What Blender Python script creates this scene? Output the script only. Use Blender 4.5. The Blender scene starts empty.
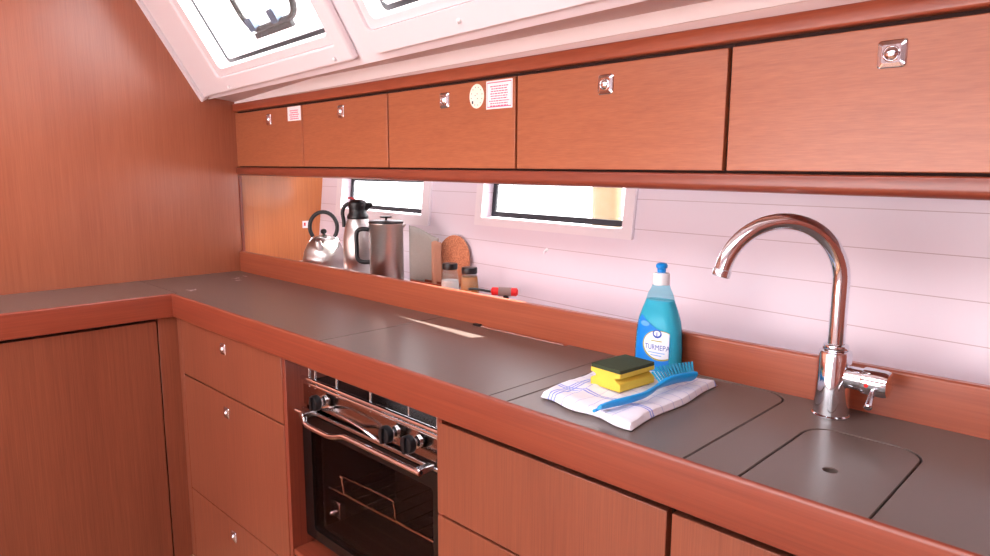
import bpy, bmesh, math, random
from mathutils import Vector, Matrix, Euler
from mathutils.geometry import tessellate_polygon
from mathutils import noise as mnoise
random.seed(7)
C = bpy.context.scene.collection
PI = math.pi
OZ = 1.03            # height of the worktop surface above the cabin floor
V = Vector

# ------------------------------------------------------------------ materials
def srgb(r, g, b):
    f = lambda c: (c/255/12.92) if c/255 <= .04045 else ((c/255+.055)/1.055)**2.4
    return (f(r), f(g), f(b), 1)
def nt(name):
    m = bpy.data.materials.new(name); m.use_nodes = True
    return m, m.node_tree.nodes, m.node_tree.links, m.node_tree.nodes['Principled BSDF']
def plain(name, col, rough=.5, metal=0, trans=0, ior=1.45, bump=0, bscale=200, coat=0, vary=0, spec=.5):
    m, n, l, b = nt(name)
    b.inputs['Base Color'].default_value = col
    b.inputs['Roughness'].default_value = rough
    b.inputs['Metallic'].default_value = metal
    b.inputs['Transmission Weight'].default_value = trans
    b.inputs['IOR'].default_value = ior
    b.inputs['Coat Weight'].default_value = coat
    b.inputs['Specular IOR Level'].default_value = spec
    tc = n.new('ShaderNodeTexCoord'); no = n.new('ShaderNodeTexNoise')
    no.inputs['Scale'].default_value = bscale; no.inputs['Detail'].default_value = 4
    l.new(tc.outputs['Object'], no.inputs['Vector'])
    if bump:
        bp = n.new('ShaderNodeBump'); bp.inputs['Strength'].default_value = bump; bp.inputs['Distance'].default_value = .001
        l.new(no.outputs['Fac'], bp.inputs['Height']); l.new(bp.outputs['Normal'], b.inputs['Normal'])
    if vary:
        mx = n.new('ShaderNodeMix'); mx.data_type = 'RGBA'
        mx.inputs[6].default_value = col
        mx.inputs[7].default_value = tuple(c*(1-vary) for c in col[:3])+(1,)
        l.new(no.outputs['Fac'], mx.inputs[0]); l.new(mx.outputs[2], b.inputs['Base Color'])
    return m
def wood(name, light, dark, axis, rough=.34, fine=1.0, coat=.35, broad=.3):
    m, n, l, b = nt(name)
    tc = n.new('ShaderNodeTexCoord')
    def tex(sc_across, sc_along, detail, loc=0):
        mp = n.new('ShaderNodeMapping'); s = [sc_across]*3; s[axis] = sc_along
        mp.inputs['Scale'].default_value = s; mp.inputs['Location'].default_value = (loc, loc*.7, loc*.3)
        t = n.new('ShaderNodeTexNoise'); t.inputs['Scale'].default_value = 1; t.inputs['Detail'].default_value = detail
        t.inputs['Roughness'].default_value = .6
        l.new(tc.outputs['Object'], mp.inputs['Vector']); l.new(mp.outputs['Vector'], t.inputs['Vector']); return t
    a = tex(420*fine, 6*fine, 3); c = tex(110*fine, 1.6*fine, 4, 4); d = tex(5, .7, 2, 9)
    m1 = n.new('ShaderNodeMath'); m1.operation = 'MULTIPLY_ADD'; m1.inputs[1].default_value = .5
    m2 = n.new('ShaderNodeMath'); m2.operation = 'MULTIPLY_ADD'; m2.inputs[1].default_value = .3
    m3 = n.new('ShaderNodeMath'); m3.operation = 'MULTIPLY'; m3.inputs[1].default_value = broad
    l.new(d.outputs['Fac'], m3.inputs[0]); l.new(c.outputs['Fac'], m2.inputs[0]); l.new(m3.outputs[0], m2.inputs[2])
    l.new(a.outputs['Fac'], m1.inputs[0]); l.new(m2.outputs[0], m1.inputs[2])
    r = n.new('ShaderNodeValToRGB'); mid = .4+broad*.5
    r.color_ramp.elements[0].position = mid-.2; r.color_ramp.elements[0].color = dark
    r.color_ramp.elements[1].position = mid+.17; r.color_ramp.elements[1].color = light
    l.new(m1.outputs[0], r.inputs[0]); l.new(r.outputs[0], b.inputs['Base Color'])
    bp = n.new('ShaderNodeBump'); bp.inputs['Strength'].default_value = .12; bp.inputs['Distance'].default_value = .0006
    l.new(a.outputs['Fac'], bp.inputs['Height']); l.new(bp.outputs['Normal'], b.inputs['Normal'])
    b.inputs['Roughness'].default_value = rough; b.inputs['Coat Weight'].default_value = coat; b.inputs['Coat Roughness'].default_value = .25
    return m
VL, VD = srgb(176, 104, 68), srgb(148, 80, 52)
M = {}
M['veneer_x'] = wood('veneer_horizontal', VL, VD, 0)
M['veneer_z'] = wood('veneer_vertical', srgb(144, 80, 56), srgb(114, 58, 41), 2)
M['bulkhead'] = wood('veneer_bulkhead', srgb(176, 104, 74), srgb(148, 80, 56), 2, rough=.28, coat=.6)
M['niche'] = wood('veneer_niche', srgb(203, 126, 72), srgb(172, 97, 54), 2)
M['solid_x'] = wood('solid_mahogany_along', srgb(144, 69, 47), srgb(115, 48, 34), 0, rough=.3, fine=.45, coat=.4)
M['solid_y'] = wood('solid_mahogany_across', srgb(150, 72, 50), srgb(120, 50, 36), 1, rough=.3, fine=.45, coat=.4)
M['solid_z'] = wood('solid_mahogany_upright', srgb(140, 66, 46), srgb(112, 46, 33), 2, rough=.35, fine=.45)
M['solid_back'] = wood('solid_mahogany_board', srgb(172, 90, 60), srgb(142, 66, 44), 0, rough=.3, fine=.45, coat=.4)
M['gap'] = plain('shadow_gap_backing', srgb(48, 22, 16), .8)
M['counter'] = plain('dark_speckled_laminate', srgb(112, 99, 93), .28, bump=.12, bscale=900, vary=.35, spec=.55)
M['hole_shade'] = plain('black_hole_shade', srgb(10, 8, 8), 1, spec=0)  # glossless black stands in for the shade down the finger hole
M['white'] = plain('white_gelcoat', srgb(230, 220, 225), .35, bump=.03, bscale=30)
M['liner'] = plain('moulded_headliner', srgb(234, 226, 230), .4, bump=.03, bscale=30)
M['soffit'] = plain('soffit_shade_pink', srgb(216, 192, 188), .6)  # darker pink puts the shade of the down-facing soffit into its colour
M['lit_lip'] = plain('painted_lit_lip', srgb(250, 244, 244), .3)  # whiter than the liner, paints in the light on the lip's face
M['chrome'] = plain('polished_chrome', (.80, .83, .88, 1), .07, 1)
M['satin'] = plain('satin_chrome', (.70, .73, .78, 1), .2, 1)
M['clamp'] = plain('blue_grey_plastic', srgb(95, 115, 140), .4)
M['black_plastic'] = plain('black_plastic', srgb(22, 22, 25), .35)
M['rubber'] = plain('black_rubber_gasket', srgb(24, 27, 34), .5)
M['black_enamel'] = plain('black_enamel', srgb(16, 14, 15), .25)
M['cloth_grey'] = plain('grey_quilted_cotton', srgb(160, 152, 145), .95, bump=.6, bscale=350, vary=.25)
M['cloth_brown'] = plain('brown_binding', srgb(176, 128, 104), .9, bump=.4, bscale=350)
M['white_plastic'] = plain('white_plastic', srgb(240, 240, 243), .4)
M['blue_plastic'] = plain('blue_plastic', srgb(25, 165, 240), .32)
M['teal_bristle'] = plain('teal_bristles', srgb(18, 150, 190), .45)
M['cap_blue'] = plain('cap_blue', srgb(20, 140, 225), .3)
M['pad_green'] = plain('scouring_pad', srgb(66, 80, 56), .95, bump=1, bscale=700, vary=.5)
M['sponge'] = plain('yellow_foam', srgb(244, 210, 78), .9, bump=.9, bscale=600, vary=.22)
M['salt'] = plain('white_salt', srgb(235, 230, 228), .9)
M['spice'] = plain('ground_spice', srgb(190, 125, 60), .9, bump=.5, bscale=800)
M['red'] = plain('red_plastic', srgb(225, 25, 25), .4)
M['red_dot'] = plain('red_mark', srgb(215, 30, 25), .4)
M['grey_band'] = plain('grey_rubber', srgb(140, 120, 115), .6)
M['yellow_fender'] = plain('yellow_vinyl', srgb(96, 80, 44), .5)
M['paper'] = plain('sticker_paper', srgb(250, 238, 240), .5)
M['paper_cream'] = plain('cream_sticker', srgb(245, 240, 222), .5)
M['ink_red'] = plain('red_print', srgb(222, 90, 130), .6)
M['ink_dark'] = plain('dark_print', srgb(60, 70, 70), .6)
M['ink_blue'] = plain('blue_print', srgb(35, 80, 175), .5)
M['ink_gold'] = plain('olive_print', srgb(170, 165, 60), .5)
M['label_blue'] = plain('blue_label', srgb(15, 135, 228), .35)
M['label_light'] = plain('light_blue_label', srgb(100, 175, 235), .35)
M['label_white'] = plain('white_label', srgb(232, 240, 248), .35)
M['wire'] = plain('plated_wire', (.9, .78, .55, 1), .25, 1)
M['dark_interior'] = plain('dark_oven_interior', srgb(52, 34, 30), .5)

def brushed(name, col, rough=.3):
    m, n, l, b = nt(name)
    b.inputs['Metallic'].default_value = 1; b.inputs['Roughness'].default_value = rough
    tc = n.new('ShaderNodeTexCoord'); mp = n.new('ShaderNodeMapping'); mp.inputs['Scale'].default_value = (40, 40, 900)
    t = n.new('ShaderNodeTexNoise'); t.inputs['Scale'].default_value = 1
    l.new(tc.outputs['Object'], mp.inputs[0]); l.new(mp.outputs[0], t.inputs[0])
    r = n.new('ShaderNodeValToRGB')
    r.color_ramp.elements[0].color = tuple(c*.82 for c in col[:3])+(1,); r.color_ramp.elements[1].color = col
    l.new(t.outputs['Fac'], r.inputs[0]); l.new(r.outputs[0], b.inputs['Base Color'])
    b.inputs['Anisotropic'].default_value = .75
    tg = n.new('ShaderNodeTangent'); tg.direction_type = 'RADIAL'; tg.axis = 'Z'; l.new(tg.outputs[0], b.inputs['Tangent'])
    return m
M['steel'] = brushed('brushed_steel', (.60, .57, .55, 1), .30)
M['steel_panel'] = brushed('mirror_steel', (.60, .53, .50, 1), .12)

def tinted(name, col, rough=.02, mixf=.55):
    m, n, l, b = nt(name)
    b.inputs['Base Color'].default_value = (.006, .005, .006, 1); b.inputs['Roughness'].default_value = .04
    tr = n.new('ShaderNodeBsdfTransparent'); tr.inputs[0].default_value = col
    mx = n.new('ShaderNodeMixShader'); mx.inputs[0].default_value = mixf
    out = n['Material Output']
    l.new(b.outputs[0], mx.inputs[1]); l.new(tr.outputs[0], mx.inputs[2]); l.new(mx.outputs[0], out.inputs[0])
    return m
M['oven_glass'] = tinted('smoked_oven_glass', (.9, .8, .78, 1), mixf=.80)
def clearish(name, col, mixf, rough=.08):
    m, n, l, b = nt(name)
    b.inputs['Base Color'].default_value = col; b.inputs['Roughness'].default_value = rough
    tr = n.new('ShaderNodeBsdfTransparent'); tr.inputs[0].default_value = tuple(min(1, c+.25) for c in col[:3])+(1,)
    mx = n.new('ShaderNodeMixShader'); mx.inputs[0].default_value = mixf
    l.new(b.outputs[0], mx.inputs[1]); l.new(tr.outputs[0], mx.inputs[2]); l.new(mx.outputs[0], n['Material Output'].inputs[0])
    return m
M['glass'] = clearish('clear_window_glass', (.9, .95, .95, 1), .95, .02)
M['bottle_clear'] = clearish('clear_bottle_plastic', (.35, .62, .68, 1), .9)
M['jar_glass'] = clearish('clear_jar_glass', (.6, .65, .65, 1), .88, .03)
M['liquid'] = plain('teal_dish_soap', srgb(30, 205, 228), .2, vary=.25, bscale=25)

def plank_wall():
    m, n, l, b = nt('white_grooved_hull_lining')
    b.inputs['Roughness'].default_value = .38
    g = n.new('ShaderNodeNewGeometry'); s = n.new('ShaderNodeSeparateXYZ'); l.new(g.outputs['Position'], s.inputs[0])
    a = n.new('ShaderNodeMath'); a.operation = 'ADD'; a.inputs[1].default_value = -OZ-.125+.0815*20+.0008
    d = n.new('ShaderNodeMath'); d.operation = 'MODULO'; d.inputs[1].default_value = .0815
    c = n.new('ShaderNodeMath'); c.operation = 'LESS_THAN'; c.inputs[1].default_value = .0017
    l.new(s.outputs['Z'], a.inputs[0]); l.new(a.outputs[0], d.inputs[0]); l.new(d.outputs[0], c.inputs[0])
    mx = n.new('ShaderNodeMix'); mx.data_type = 'RGBA'; mx.inputs[6].default_value = srgb(222, 210, 220); mx.inputs[7].default_value = srgb(184, 162, 168)
    l.new(c.outputs[0], mx.inputs[0]); l.new(mx.outputs[2], b.inputs['Base Color'])
    return m
M['planks'] = plank_wall()
def floor_mat():
    m, n, l, b = nt('teak_and_holly_sole')
    b.inputs['Roughness'].default_value = .35
    g = n.new('ShaderNodeNewGeometry'); s = n.new('ShaderNodeSeparateXYZ'); l.new(g.outputs['Position'], s.inputs[0])
    a = n.new('ShaderNodeMath'); a.operation = 'ADD'; a.inputs[1].default_value = 10
    d = n.new('ShaderNodeMath'); d.operation = 'MODULO'; d.inputs[1].default_value = .065
    c = n.new('ShaderNodeMath'); c.operation = 'LESS_THAN'; c.inputs[1].default_value = .009
    l.new(s.outputs['Y'], a.inputs[0]); l.new(a.outputs[0], d.inputs[0]); l.new(d.outputs[0], c.inputs[0])
    mx = n.new('ShaderNodeMix'); mx.data_type = 'RGBA'; mx.inputs[6].default_value = srgb(130, 78, 50); mx.inputs[7].default_value = srgb(215, 180, 140)
    l.new(c.outputs[0], mx.inputs[0]); l.new(mx.outputs[2], b.inputs['Base Color'])
    return m
M['floor'] = floor_mat()
def towel_mat():
    m, n, l, b = nt('white_tea_towel_blue_checks')
    b.inputs['Roughness'].default_value = .95
    tc = n.new('ShaderNodeTexCoord'); s = n.new('ShaderNodeSeparateXYZ'); l.new(tc.outputs['Object'], s.inputs[0])
    no = n.new('ShaderNodeTexNoise'); no.inputs['Scale'].default_value = 14; l.new(tc.outputs['Object'], no.inputs['Vector'])
    def stripe(axis, centre, half):
        w = n.new('ShaderNodeMath'); w.operation = 'MULTIPLY_ADD'; w.inputs[1].default_value = .012
        l.new(no.outputs['Fac'], w.inputs[0]); l.new(s.outputs[axis], w.inputs[2])
        a = n.new('ShaderNodeMath'); a.operation = 'SUBTRACT'; a.inputs[1].default_value = centre+.006; l.new(w.outputs[0], a.inputs[0])
        e = n.new('ShaderNodeMath'); e.operation = 'ABSOLUTE'; l.new(a.outputs[0], e.inputs[0])
        f = n.new('ShaderNodeMath'); f.operation = 'LESS_THAN'; f.inputs[1].default_value = half; l.new(e.outputs[0], f.inputs[0])
        return f
    def add(ns):
        p = ns[0]
        for q in ns[1:]:
            a = n.new('ShaderNodeMath'); a.operation = 'MAXIMUM'; l.new(p.outputs[0], a.inputs[0]); l.new(q.outputs[0], a.inputs[1]); p = a
        return p
    strong = add([stripe('X', -.092, .0022), stripe('X', -.084, .0022), stripe('X', -.076, .0022), stripe('X', -.052, .0012), stripe('Y', -.098, .0022), stripe('Y', -.106, .0022), stripe('Y', .15, .002)])
    faint = add([stripe('X', -.02, .001), stripe('X', .01, .001), stripe('X', .04, .001), stripe('X', .07, .001), stripe('Y', -.065, .001), stripe('Y', -.03, .001), stripe('Y', .0, .001), stripe('Y', .03, .001), stripe('Y', .06, .001), stripe('Y', .09, .001), stripe('Y', .12, .001)])
    m1 = n.new('ShaderNodeMix'); m1.data_type = 'RGBA'; m1.inputs[6].default_value = srgb(236, 236, 246); m1.inputs[7].default_value = srgb(200, 203, 232)
    m2 = n.new('ShaderNodeMix'); m2.data_type = 'RGBA'; m2.inputs[7].default_value = srgb(150, 168, 232)
    l.new(faint.outputs[0], m1.inputs[0]); l.new(m1.outputs[2], m2.inputs[6]); l.new(strong.outputs[0], m2.inputs[0]); l.new(m2.outputs[2], b.inputs['Base Color'])
    w = n.new('ShaderNodeTexNoise'); w.inputs['Scale'].default_value = 500; l.new(tc.outputs['Object'], w.inputs['Vector'])
    bp = n.new('ShaderNodeBump'); bp.inputs['Strength'].default_value = .5; bp.inputs['Distance'].default_value = .001
    l.new(w.outputs['Fac'], bp.inputs['Height']); l.new(bp.outputs['Normal'], b.inputs['Normal'])
    return m
M['towel'] = towel_mat()
def cork():
    m, n, l, b = nt('cork_granules'); b.inputs['Roughness'].default_value = .9
    tc = n.new('ShaderNodeTexCoord'); v = n.new('ShaderNodeTexVoronoi'); v.inputs['Scale'].default_value = 260
    l.new(tc.outputs['Object'], v.inputs['Vector'])
    r = n.new('ShaderNodeValToRGB'); r.color_ramp.elements[0].color = srgb(150, 84, 56); r.color_ramp.elements[1].color = srgb(212, 138, 100)
    l.new(v.outputs['Color'], r.inputs[0]); l.new(r.outputs[0], b.inputs['Base Color']); return m
M['cork'] = cork()
def worktop_marked():
    m = plain('dark_speckled_laminate_marked', srgb(112, 99, 93), .28, bump=.12, bscale=900, vary=.35, spec=.55)
    n, l = m.node_tree.nodes, m.node_tree.links; b = n['Principled BSDF']
    src = b.inputs['Base Color'].links[0].from_socket
    g = n.new('ShaderNodeNewGeometry'); no = n.new('ShaderNodeTexNoise'); no.inputs['Scale'].default_value = 90
    l.new(g.outputs['Position'], no.inputs['Vector'])
    prev = src
    for (x, y, rx) in ((.364, .083, .03), (.20, .33, .03), (.26, .31, .02), (.17, .38, .02)):  # small pale noisy marks at fixed points of the lid
        d = n.new('ShaderNodeVectorMath'); d.operation = 'DISTANCE'; d.inputs[1].default_value = (x, y, OZ)
        l.new(g.outputs['Position'], d.inputs[0])
        a = n.new('ShaderNodeMath'); a.operation = 'DIVIDE'; a.inputs[1].default_value = rx; l.new(d.outputs['Value'], a.inputs[0])
        s = n.new('ShaderNodeMath'); s.operation = 'SUBTRACT'; l.new(no.outputs['Fac'], s.inputs[0])
        k = n.new('ShaderNodeMath'); k.operation = 'MULTIPLY'; k.inputs[1].default_value = .35; l.new(a.outputs[0], k.inputs[0]); l.new(k.outputs[0], s.inputs[1])
        t = n.new('ShaderNodeMath'); t.operation = 'GREATER_THAN'; t.inputs[1].default_value = .34; l.new(s.outputs[0], t.inputs[0])
        mx = n.new('ShaderNodeMix'); mx.data_type = 'RGBA'; mx.inputs[7].default_value = srgb(205, 200, 205)
        l.new(prev, mx.inputs[6]); l.new(t.outputs[0], mx.inputs[0]); prev = mx.outputs[2]
    l.new(prev, b.inputs['Base Color'])
    return m
M['counter_marked'] = worktop_marked()

# ------------------------------------------------------------------ mesh helpers (all coordinates: z = 0 on the worktop)
def NB(): return bmesh.new()
def plate(bm, outline, holes, w0, w1, fn):
    """polygon with holes in (u, v), extruded from w0 to w1, mapped by fn(u, v, w)"""
    loops = [outline]+list(holes)
    pts = [p for L in loops for p in L]
    tris = tessellate_polygon([[V((p[0], p[1], 0)) for p in L] for L in loops])
    a = [bm.verts.new(fn(p[0], p[1], w0)) for p in pts]
    b = [bm.verts.new(fn(p[0], p[1], w1)) for p in pts]
    fs = []
    for t in tris:
        try:
            fs.append(bm.faces.new([a[i] for i in t])); fs.append(bm.faces.new([b[i] for i in reversed(t)]))
        except ValueError: pass
    bmesh.ops.dissolve_limit(bm, angle_limit=.001, verts=a+b, edges=[e for e in {e for f in fs for e in f.edges}])
    k = 0
    for L in loops:
        n = len(L)
        for i in range(n):
            j = (i+1) % n
            try: bm.faces.new([a[k+i], a[k+j], b[k+j], b[k+i]])
            except (ValueError, ReferenceError): pass
        k += n
    bmesh.ops.recalc_face_normals(bm, faces=bm.faces)
def rect(u0, v0, u1, v1): return [(u0, v0), (u1, v0), (u1, v1), (u0, v1)]
def rrect(u0, v0, u1, v1, r, n=6, corners=(1, 1, 1, 1)):
    out = []
    for (cx, cy, a0, on, px, py) in ((u0+r, v0+r, PI, corners[0], u0, v0), (u1-r, v0+r, 1.5*PI, corners[1], u1, v0), (u1-r, v1-r, 0, corners[2], u1, v1), (u0+r, v1-r, .5*PI, corners[3], u0, v1)):
        if on:
            for i in range(n+1):
                a = a0+.5*PI*i/n; out.append((cx+r*math.cos(a), cy+r*math.sin(a)))
        else: out.append((px, py))
    return out
def box(bm, x0, y0, z0, x1, y1, z1, fn=None):
    fn = fn or (lambda u, v, w: V((u, v, w)))
    vs = [bm.verts.new(fn(x, y, z)) for z in (z0, z1) for (x, y) in ((x0, y0), (x1, y0), (x1, y1), (x0, y1))]
    for f in ((0, 3, 2, 1), (4, 5, 6, 7), (0, 1, 5, 4), (1, 2, 6, 5), (2, 3, 7, 6), (3, 0, 4, 7)): bm.faces.new([vs[i] for i in f])
    return vs
def lathe(bm, prof, c, axis=V((0, 0, 1)), n=32, sx=1, sy=1, cap=True):
    axis = V(axis).normalized(); q = V((0, 0, 1)).rotation_difference(axis)
    rings = []
    for (r, h) in prof:
        rings.append([bm.verts.new(V(c)+q @ V((r*sx*math.cos(2*PI*i/n), r*sy*math.sin(2*PI*i/n), h))) for i in range(n)])
    for A, B in zip(rings, rings[1:]):
        for i in range(n): bm.faces.new((A[i], A[(i+1) % n], B[(i+1) % n], B[i]))
    if cap:
        bm.faces.new(list(reversed(rings[0]))); bm.faces.new(rings[-1])
    bmesh.ops.recalc_face_normals(bm, faces=bm.faces)
def tube(bm, pts, r, n=12, up=None, rs=None, flat=1.0, closed=False):
    pts = [V(p) for p in pts]; N = len(pts); rings = []; prev = None
    for i, p in enumerate(pts):
        if closed: t = pts[(i+1) % N]-pts[i-1]
        else: t = pts[min(i+1, N-1)]-pts[max(i-1, 0)]
        t.normalize()
        if prev is None:
            a = V(up) if up else (V((0, 0, 1)) if abs(t.z) < .9 else V((1, 0, 0)))
        else: a = prev
        a = (a-t*a.dot(t)).normalized(); b = t.cross(a); prev = a
        rr = rs[i] if rs else r
        rings.append([bm.verts.new(p+a*rr*flat*math.cos(2*PI*k/n)+b*rr*math.sin(2*PI*k/n)) for k in range(n)])
    pr = list(zip(rings, rings[1:]))+([(rings[-1], rings[0])] if closed else [])
    for A, B in pr:
        for k in range(n): bm.faces.new((A[k], A[(k+1) % n], B[(k+1) % n], B[k]))
    if not closed: bm.faces.new(list(reversed(rings[0]))); bm.faces.new(rings[-1])
    bmesh.ops.recalc_face_normals(bm, faces=bm.faces)
def smooth_path(pts, k=6):
    pts = [V(p) for p in pts]; out = []
    for i in range(len(pts)-1):
        p0, p1, p2, p3 = pts[max(i-1, 0)], pts[i], pts[i+1], pts[min(i+2, len(pts)-1)]
        for j in range(k):
            t = j/k
            out.append(.5*((2*p1)+(p2-p0)*t+(2*p0-5*p1+4*p2-p3)*t*t+(3*p1-p0-3*p2+p3)*t**3))
    return out+[pts[-1]]
def wpos(o):
    return (wpos(o.parent) if o.parent else V((0, 0, 0)))+o.location
def obj(name, bm, mat, parent=None, at=None, bevel=0, smooth=False, seg=2, label=None):
    """link the bmesh as ONE object; its origin is the parent's origin (or at)"""
    org = V(at)+V((0, 0, OZ)) if at is not None else (wpos(parent) if parent else V((0, 0, OZ)))
    me = bpy.data.meshes.new(name)
    for v in bm.verts: v.co = v.co+V((0, 0, OZ))-org
    bm.to_mesh(me); bm.free()
    o = bpy.data.objects.new(name, me); C.objects.link(o)
    o.location = org-(wpos(parent) if parent else V((0, 0, 0)))
    if parent: o.parent = parent
    me.materials.append(mat)
    if bevel:
        b = o.modifiers.new('bevel', 'BEVEL'); b.width = bevel; b.segments = seg; b.limit_method = 'ANGLE'; b.angle_limit = .6
    if smooth or bevel:
        for p in me.polygons: p.use_smooth = True
        try: me.set_sharp_from_angle(angle=math.radians(38))
        except Exception: pass
    if label: o['label'] = label
    return o
def tag(o, label, cat, group=None):
    o['label'] = label; o['category'] = cat
    if group: o['group'] = group
    return o
def thing(name, label, cat, loc, group=None):
    o = bpy.data.objects.new(name, None); C.objects.link(o); o.empty_display_size = .05
    o.location = V(loc)+V((0, 0, OZ)); return tag(o, label, cat, group)
def struct(o): o['kind'] = 'structure'; return o
def sthing(name, loc):
    o = bpy.data.objects.new(name, None); C.objects.link(o); o.location = V(loc)+V((0, 0, OZ)); o['kind'] = 'structure'; return o
def copy_tree(o, parent=None):
    c = o.copy(); C.objects.link(c)
    if parent: c.parent = parent
    for ch in list(o.children): copy_tree(ch, c)
    return c
XY = lambda u, v, w: V((u, v, w))
def text_mesh(bm, s, size, fn, align='CENTER', bold=0):
    cu = bpy.data.curves.new('t', 'FONT'); cu.body = s; cu.size = size; cu.align_x = align; cu.offset = bold
    to = bpy.data.objects.new('t', cu); C.objects.link(to)
    dg = bpy.context.evaluated_depsgraph_get()
    me = bpy.data.meshes.new_from_object(to.evaluated_get(dg))
    vs = [bm.verts.new(fn(v.co.x, v.co.y)) for v in me.vertices]
    for p in me.polygons:
        try: bm.faces.new([vs[i] for i in p.vertices])
        except ValueError: pass
    bpy.data.objects.remove(to); bpy.data.meshes.remove(me); bpy.data.curves.remove(cu)

# ------------------------------------------------------------------ geometry frames
XE = 3.35                                   # how far the galley runs to the right
def cabf(u, w, d):                          # overhead cabinet plane: u along, w up, d out towards the cabin
    return V((u-.0644*d, .458-.0645*u-d, w-.0071*u))
def hull(u, w, d):                          # hull lining plane, d towards the cabin
    return V((u, .839-.098*u+.11*w-d, w))
TA = V((1, -.085, 0)); TB = V((0, -.533, .846)); TN = TA.cross(TB).normalized()
if TN.y > 0: TN = -TN
def trunk(u, t, d): return V((0, .339, .749))+TA*u+TB*t+TN*d   # sloping cabin side, d towards the cabin

# ------------------------------------------------------------------ shell
bm = NB(); box(bm, -.03, -3.05, -1.07, 4.35, 1.0, -1.03); struct(obj('floor', bm, M['floor']))
bm = NB()
plate(bm, [(-3.0, -1.03), (.458, -1.03), (.458, .77), (.36, .79), (-.05, 1.41), (-3.0, 1.41)], [], -.03, 0, lambda u, v, w: V((w, u, v)))
struct(obj('wall_left', bm, M['bulkhead']))
bm = NB(); plate(bm, [(.462, -1.03), (.80, -1.03), (.885, .42), (.885, .74), (.462, .74)], [], -.03, -.006, lambda u, v, w: V((w, u, v)))
struct(obj('trim_1', bm, M['niche']))
bm = NB(); box(bm, -.006, .4585, .001, .008, .47, .42); struct(obj('trim_2', bm, M['solid_z'], bevel=.002))
W1 = rect(.215, .272, .878, .413); W2 = rect(1.243, .284, 1.868, .413)
bm = NB(); plate(bm, rect(-.03, -.05, XE, .74), [W1, W2], -.05, 0, hull)
struct(obj('wall_back', bm, M['planks']))

def hull_window(n, u0, u1, w0, w1, b):
    t = sthing('window_%d' % n, hull(u0, w0, 0))
    bm = NB(); plate(bm, rrect(u0-b, w0-b*.75, u1+b, w1+.006, .005), [rect(u0+.002, w0+.002, u1-.002, w1)], .0005, .012, hull)
    obj('window_surround', bm, M['white'], t, bevel=.004)
    bm = NB(); plate(bm, rect(u0+.003, w0+.003, u1-.003, w1-.003), [rect(u0+.022, w0+.021, u1-.018, w1-.015)], -.048, -.036, hull)
    obj('window_frame', bm, M['rubber'], t, bevel=.002)
    bm = NB(); plate(bm, rect(u0+.014, w0+.012, u1-.014, w1-.010), [], -.044, -.041, hull)
    obj('pane', bm, M['glass'], t)
hull_window(1, .215, .878, .272, .413, .048)
hull_window(2, 1.243, 1.868, .284, .413, .034)

# deck soffit and vertical lip over the cabinets, light contrast held in their colours
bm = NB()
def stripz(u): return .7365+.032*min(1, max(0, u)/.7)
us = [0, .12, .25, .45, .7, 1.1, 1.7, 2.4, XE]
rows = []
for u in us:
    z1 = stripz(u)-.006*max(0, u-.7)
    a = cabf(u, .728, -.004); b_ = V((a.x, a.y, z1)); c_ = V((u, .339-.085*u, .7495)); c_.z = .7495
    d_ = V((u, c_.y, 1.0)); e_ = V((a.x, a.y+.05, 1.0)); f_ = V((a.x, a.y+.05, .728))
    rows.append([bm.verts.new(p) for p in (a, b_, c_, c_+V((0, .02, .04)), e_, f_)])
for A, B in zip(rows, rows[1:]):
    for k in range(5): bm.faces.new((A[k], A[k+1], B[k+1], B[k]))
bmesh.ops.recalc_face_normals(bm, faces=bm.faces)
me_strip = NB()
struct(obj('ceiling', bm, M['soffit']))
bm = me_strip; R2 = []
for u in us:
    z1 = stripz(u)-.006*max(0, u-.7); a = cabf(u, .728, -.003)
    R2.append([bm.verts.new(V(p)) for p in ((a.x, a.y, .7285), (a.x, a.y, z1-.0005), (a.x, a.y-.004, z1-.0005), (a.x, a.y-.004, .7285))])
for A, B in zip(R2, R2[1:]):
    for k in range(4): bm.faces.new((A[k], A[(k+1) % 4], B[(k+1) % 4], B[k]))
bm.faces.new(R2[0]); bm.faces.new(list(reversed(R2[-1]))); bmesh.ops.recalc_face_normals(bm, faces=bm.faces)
struct(obj('trim_4', bm, M['lit_lip']))
H1 = rect(.33, .088, 1.205, .56); H2 = rect(1.44, .092, 2.3, .56)
bm = NB(); plate(bm, rect(0, -.012, XE, .72), [H1, H2], -.06, 0, trunk)
top = trunk(0, .72, 0)
box(bm, 0, -.95, top.z, 4.3, top.y+.06, top.z+.05)
box(bm, 0, -3.05, top.z, 4.3, -2.0, top.z+.05)
box(bm, 0, -2.0, top.z, .5, -.95, top.z+.05)
box(bm, 3.5, -2.0, top.z, 4.3, -.95, top.z+.05)
struct(obj('wall_back_upper', bm, M['liner']))
bm = NB(); plate(bm, rrect(.002, -.006, .03, .70, .01), [], .0005, .034, trunk); struct(obj('trim_3', bm, M['liner'], bevel=.008))

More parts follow.
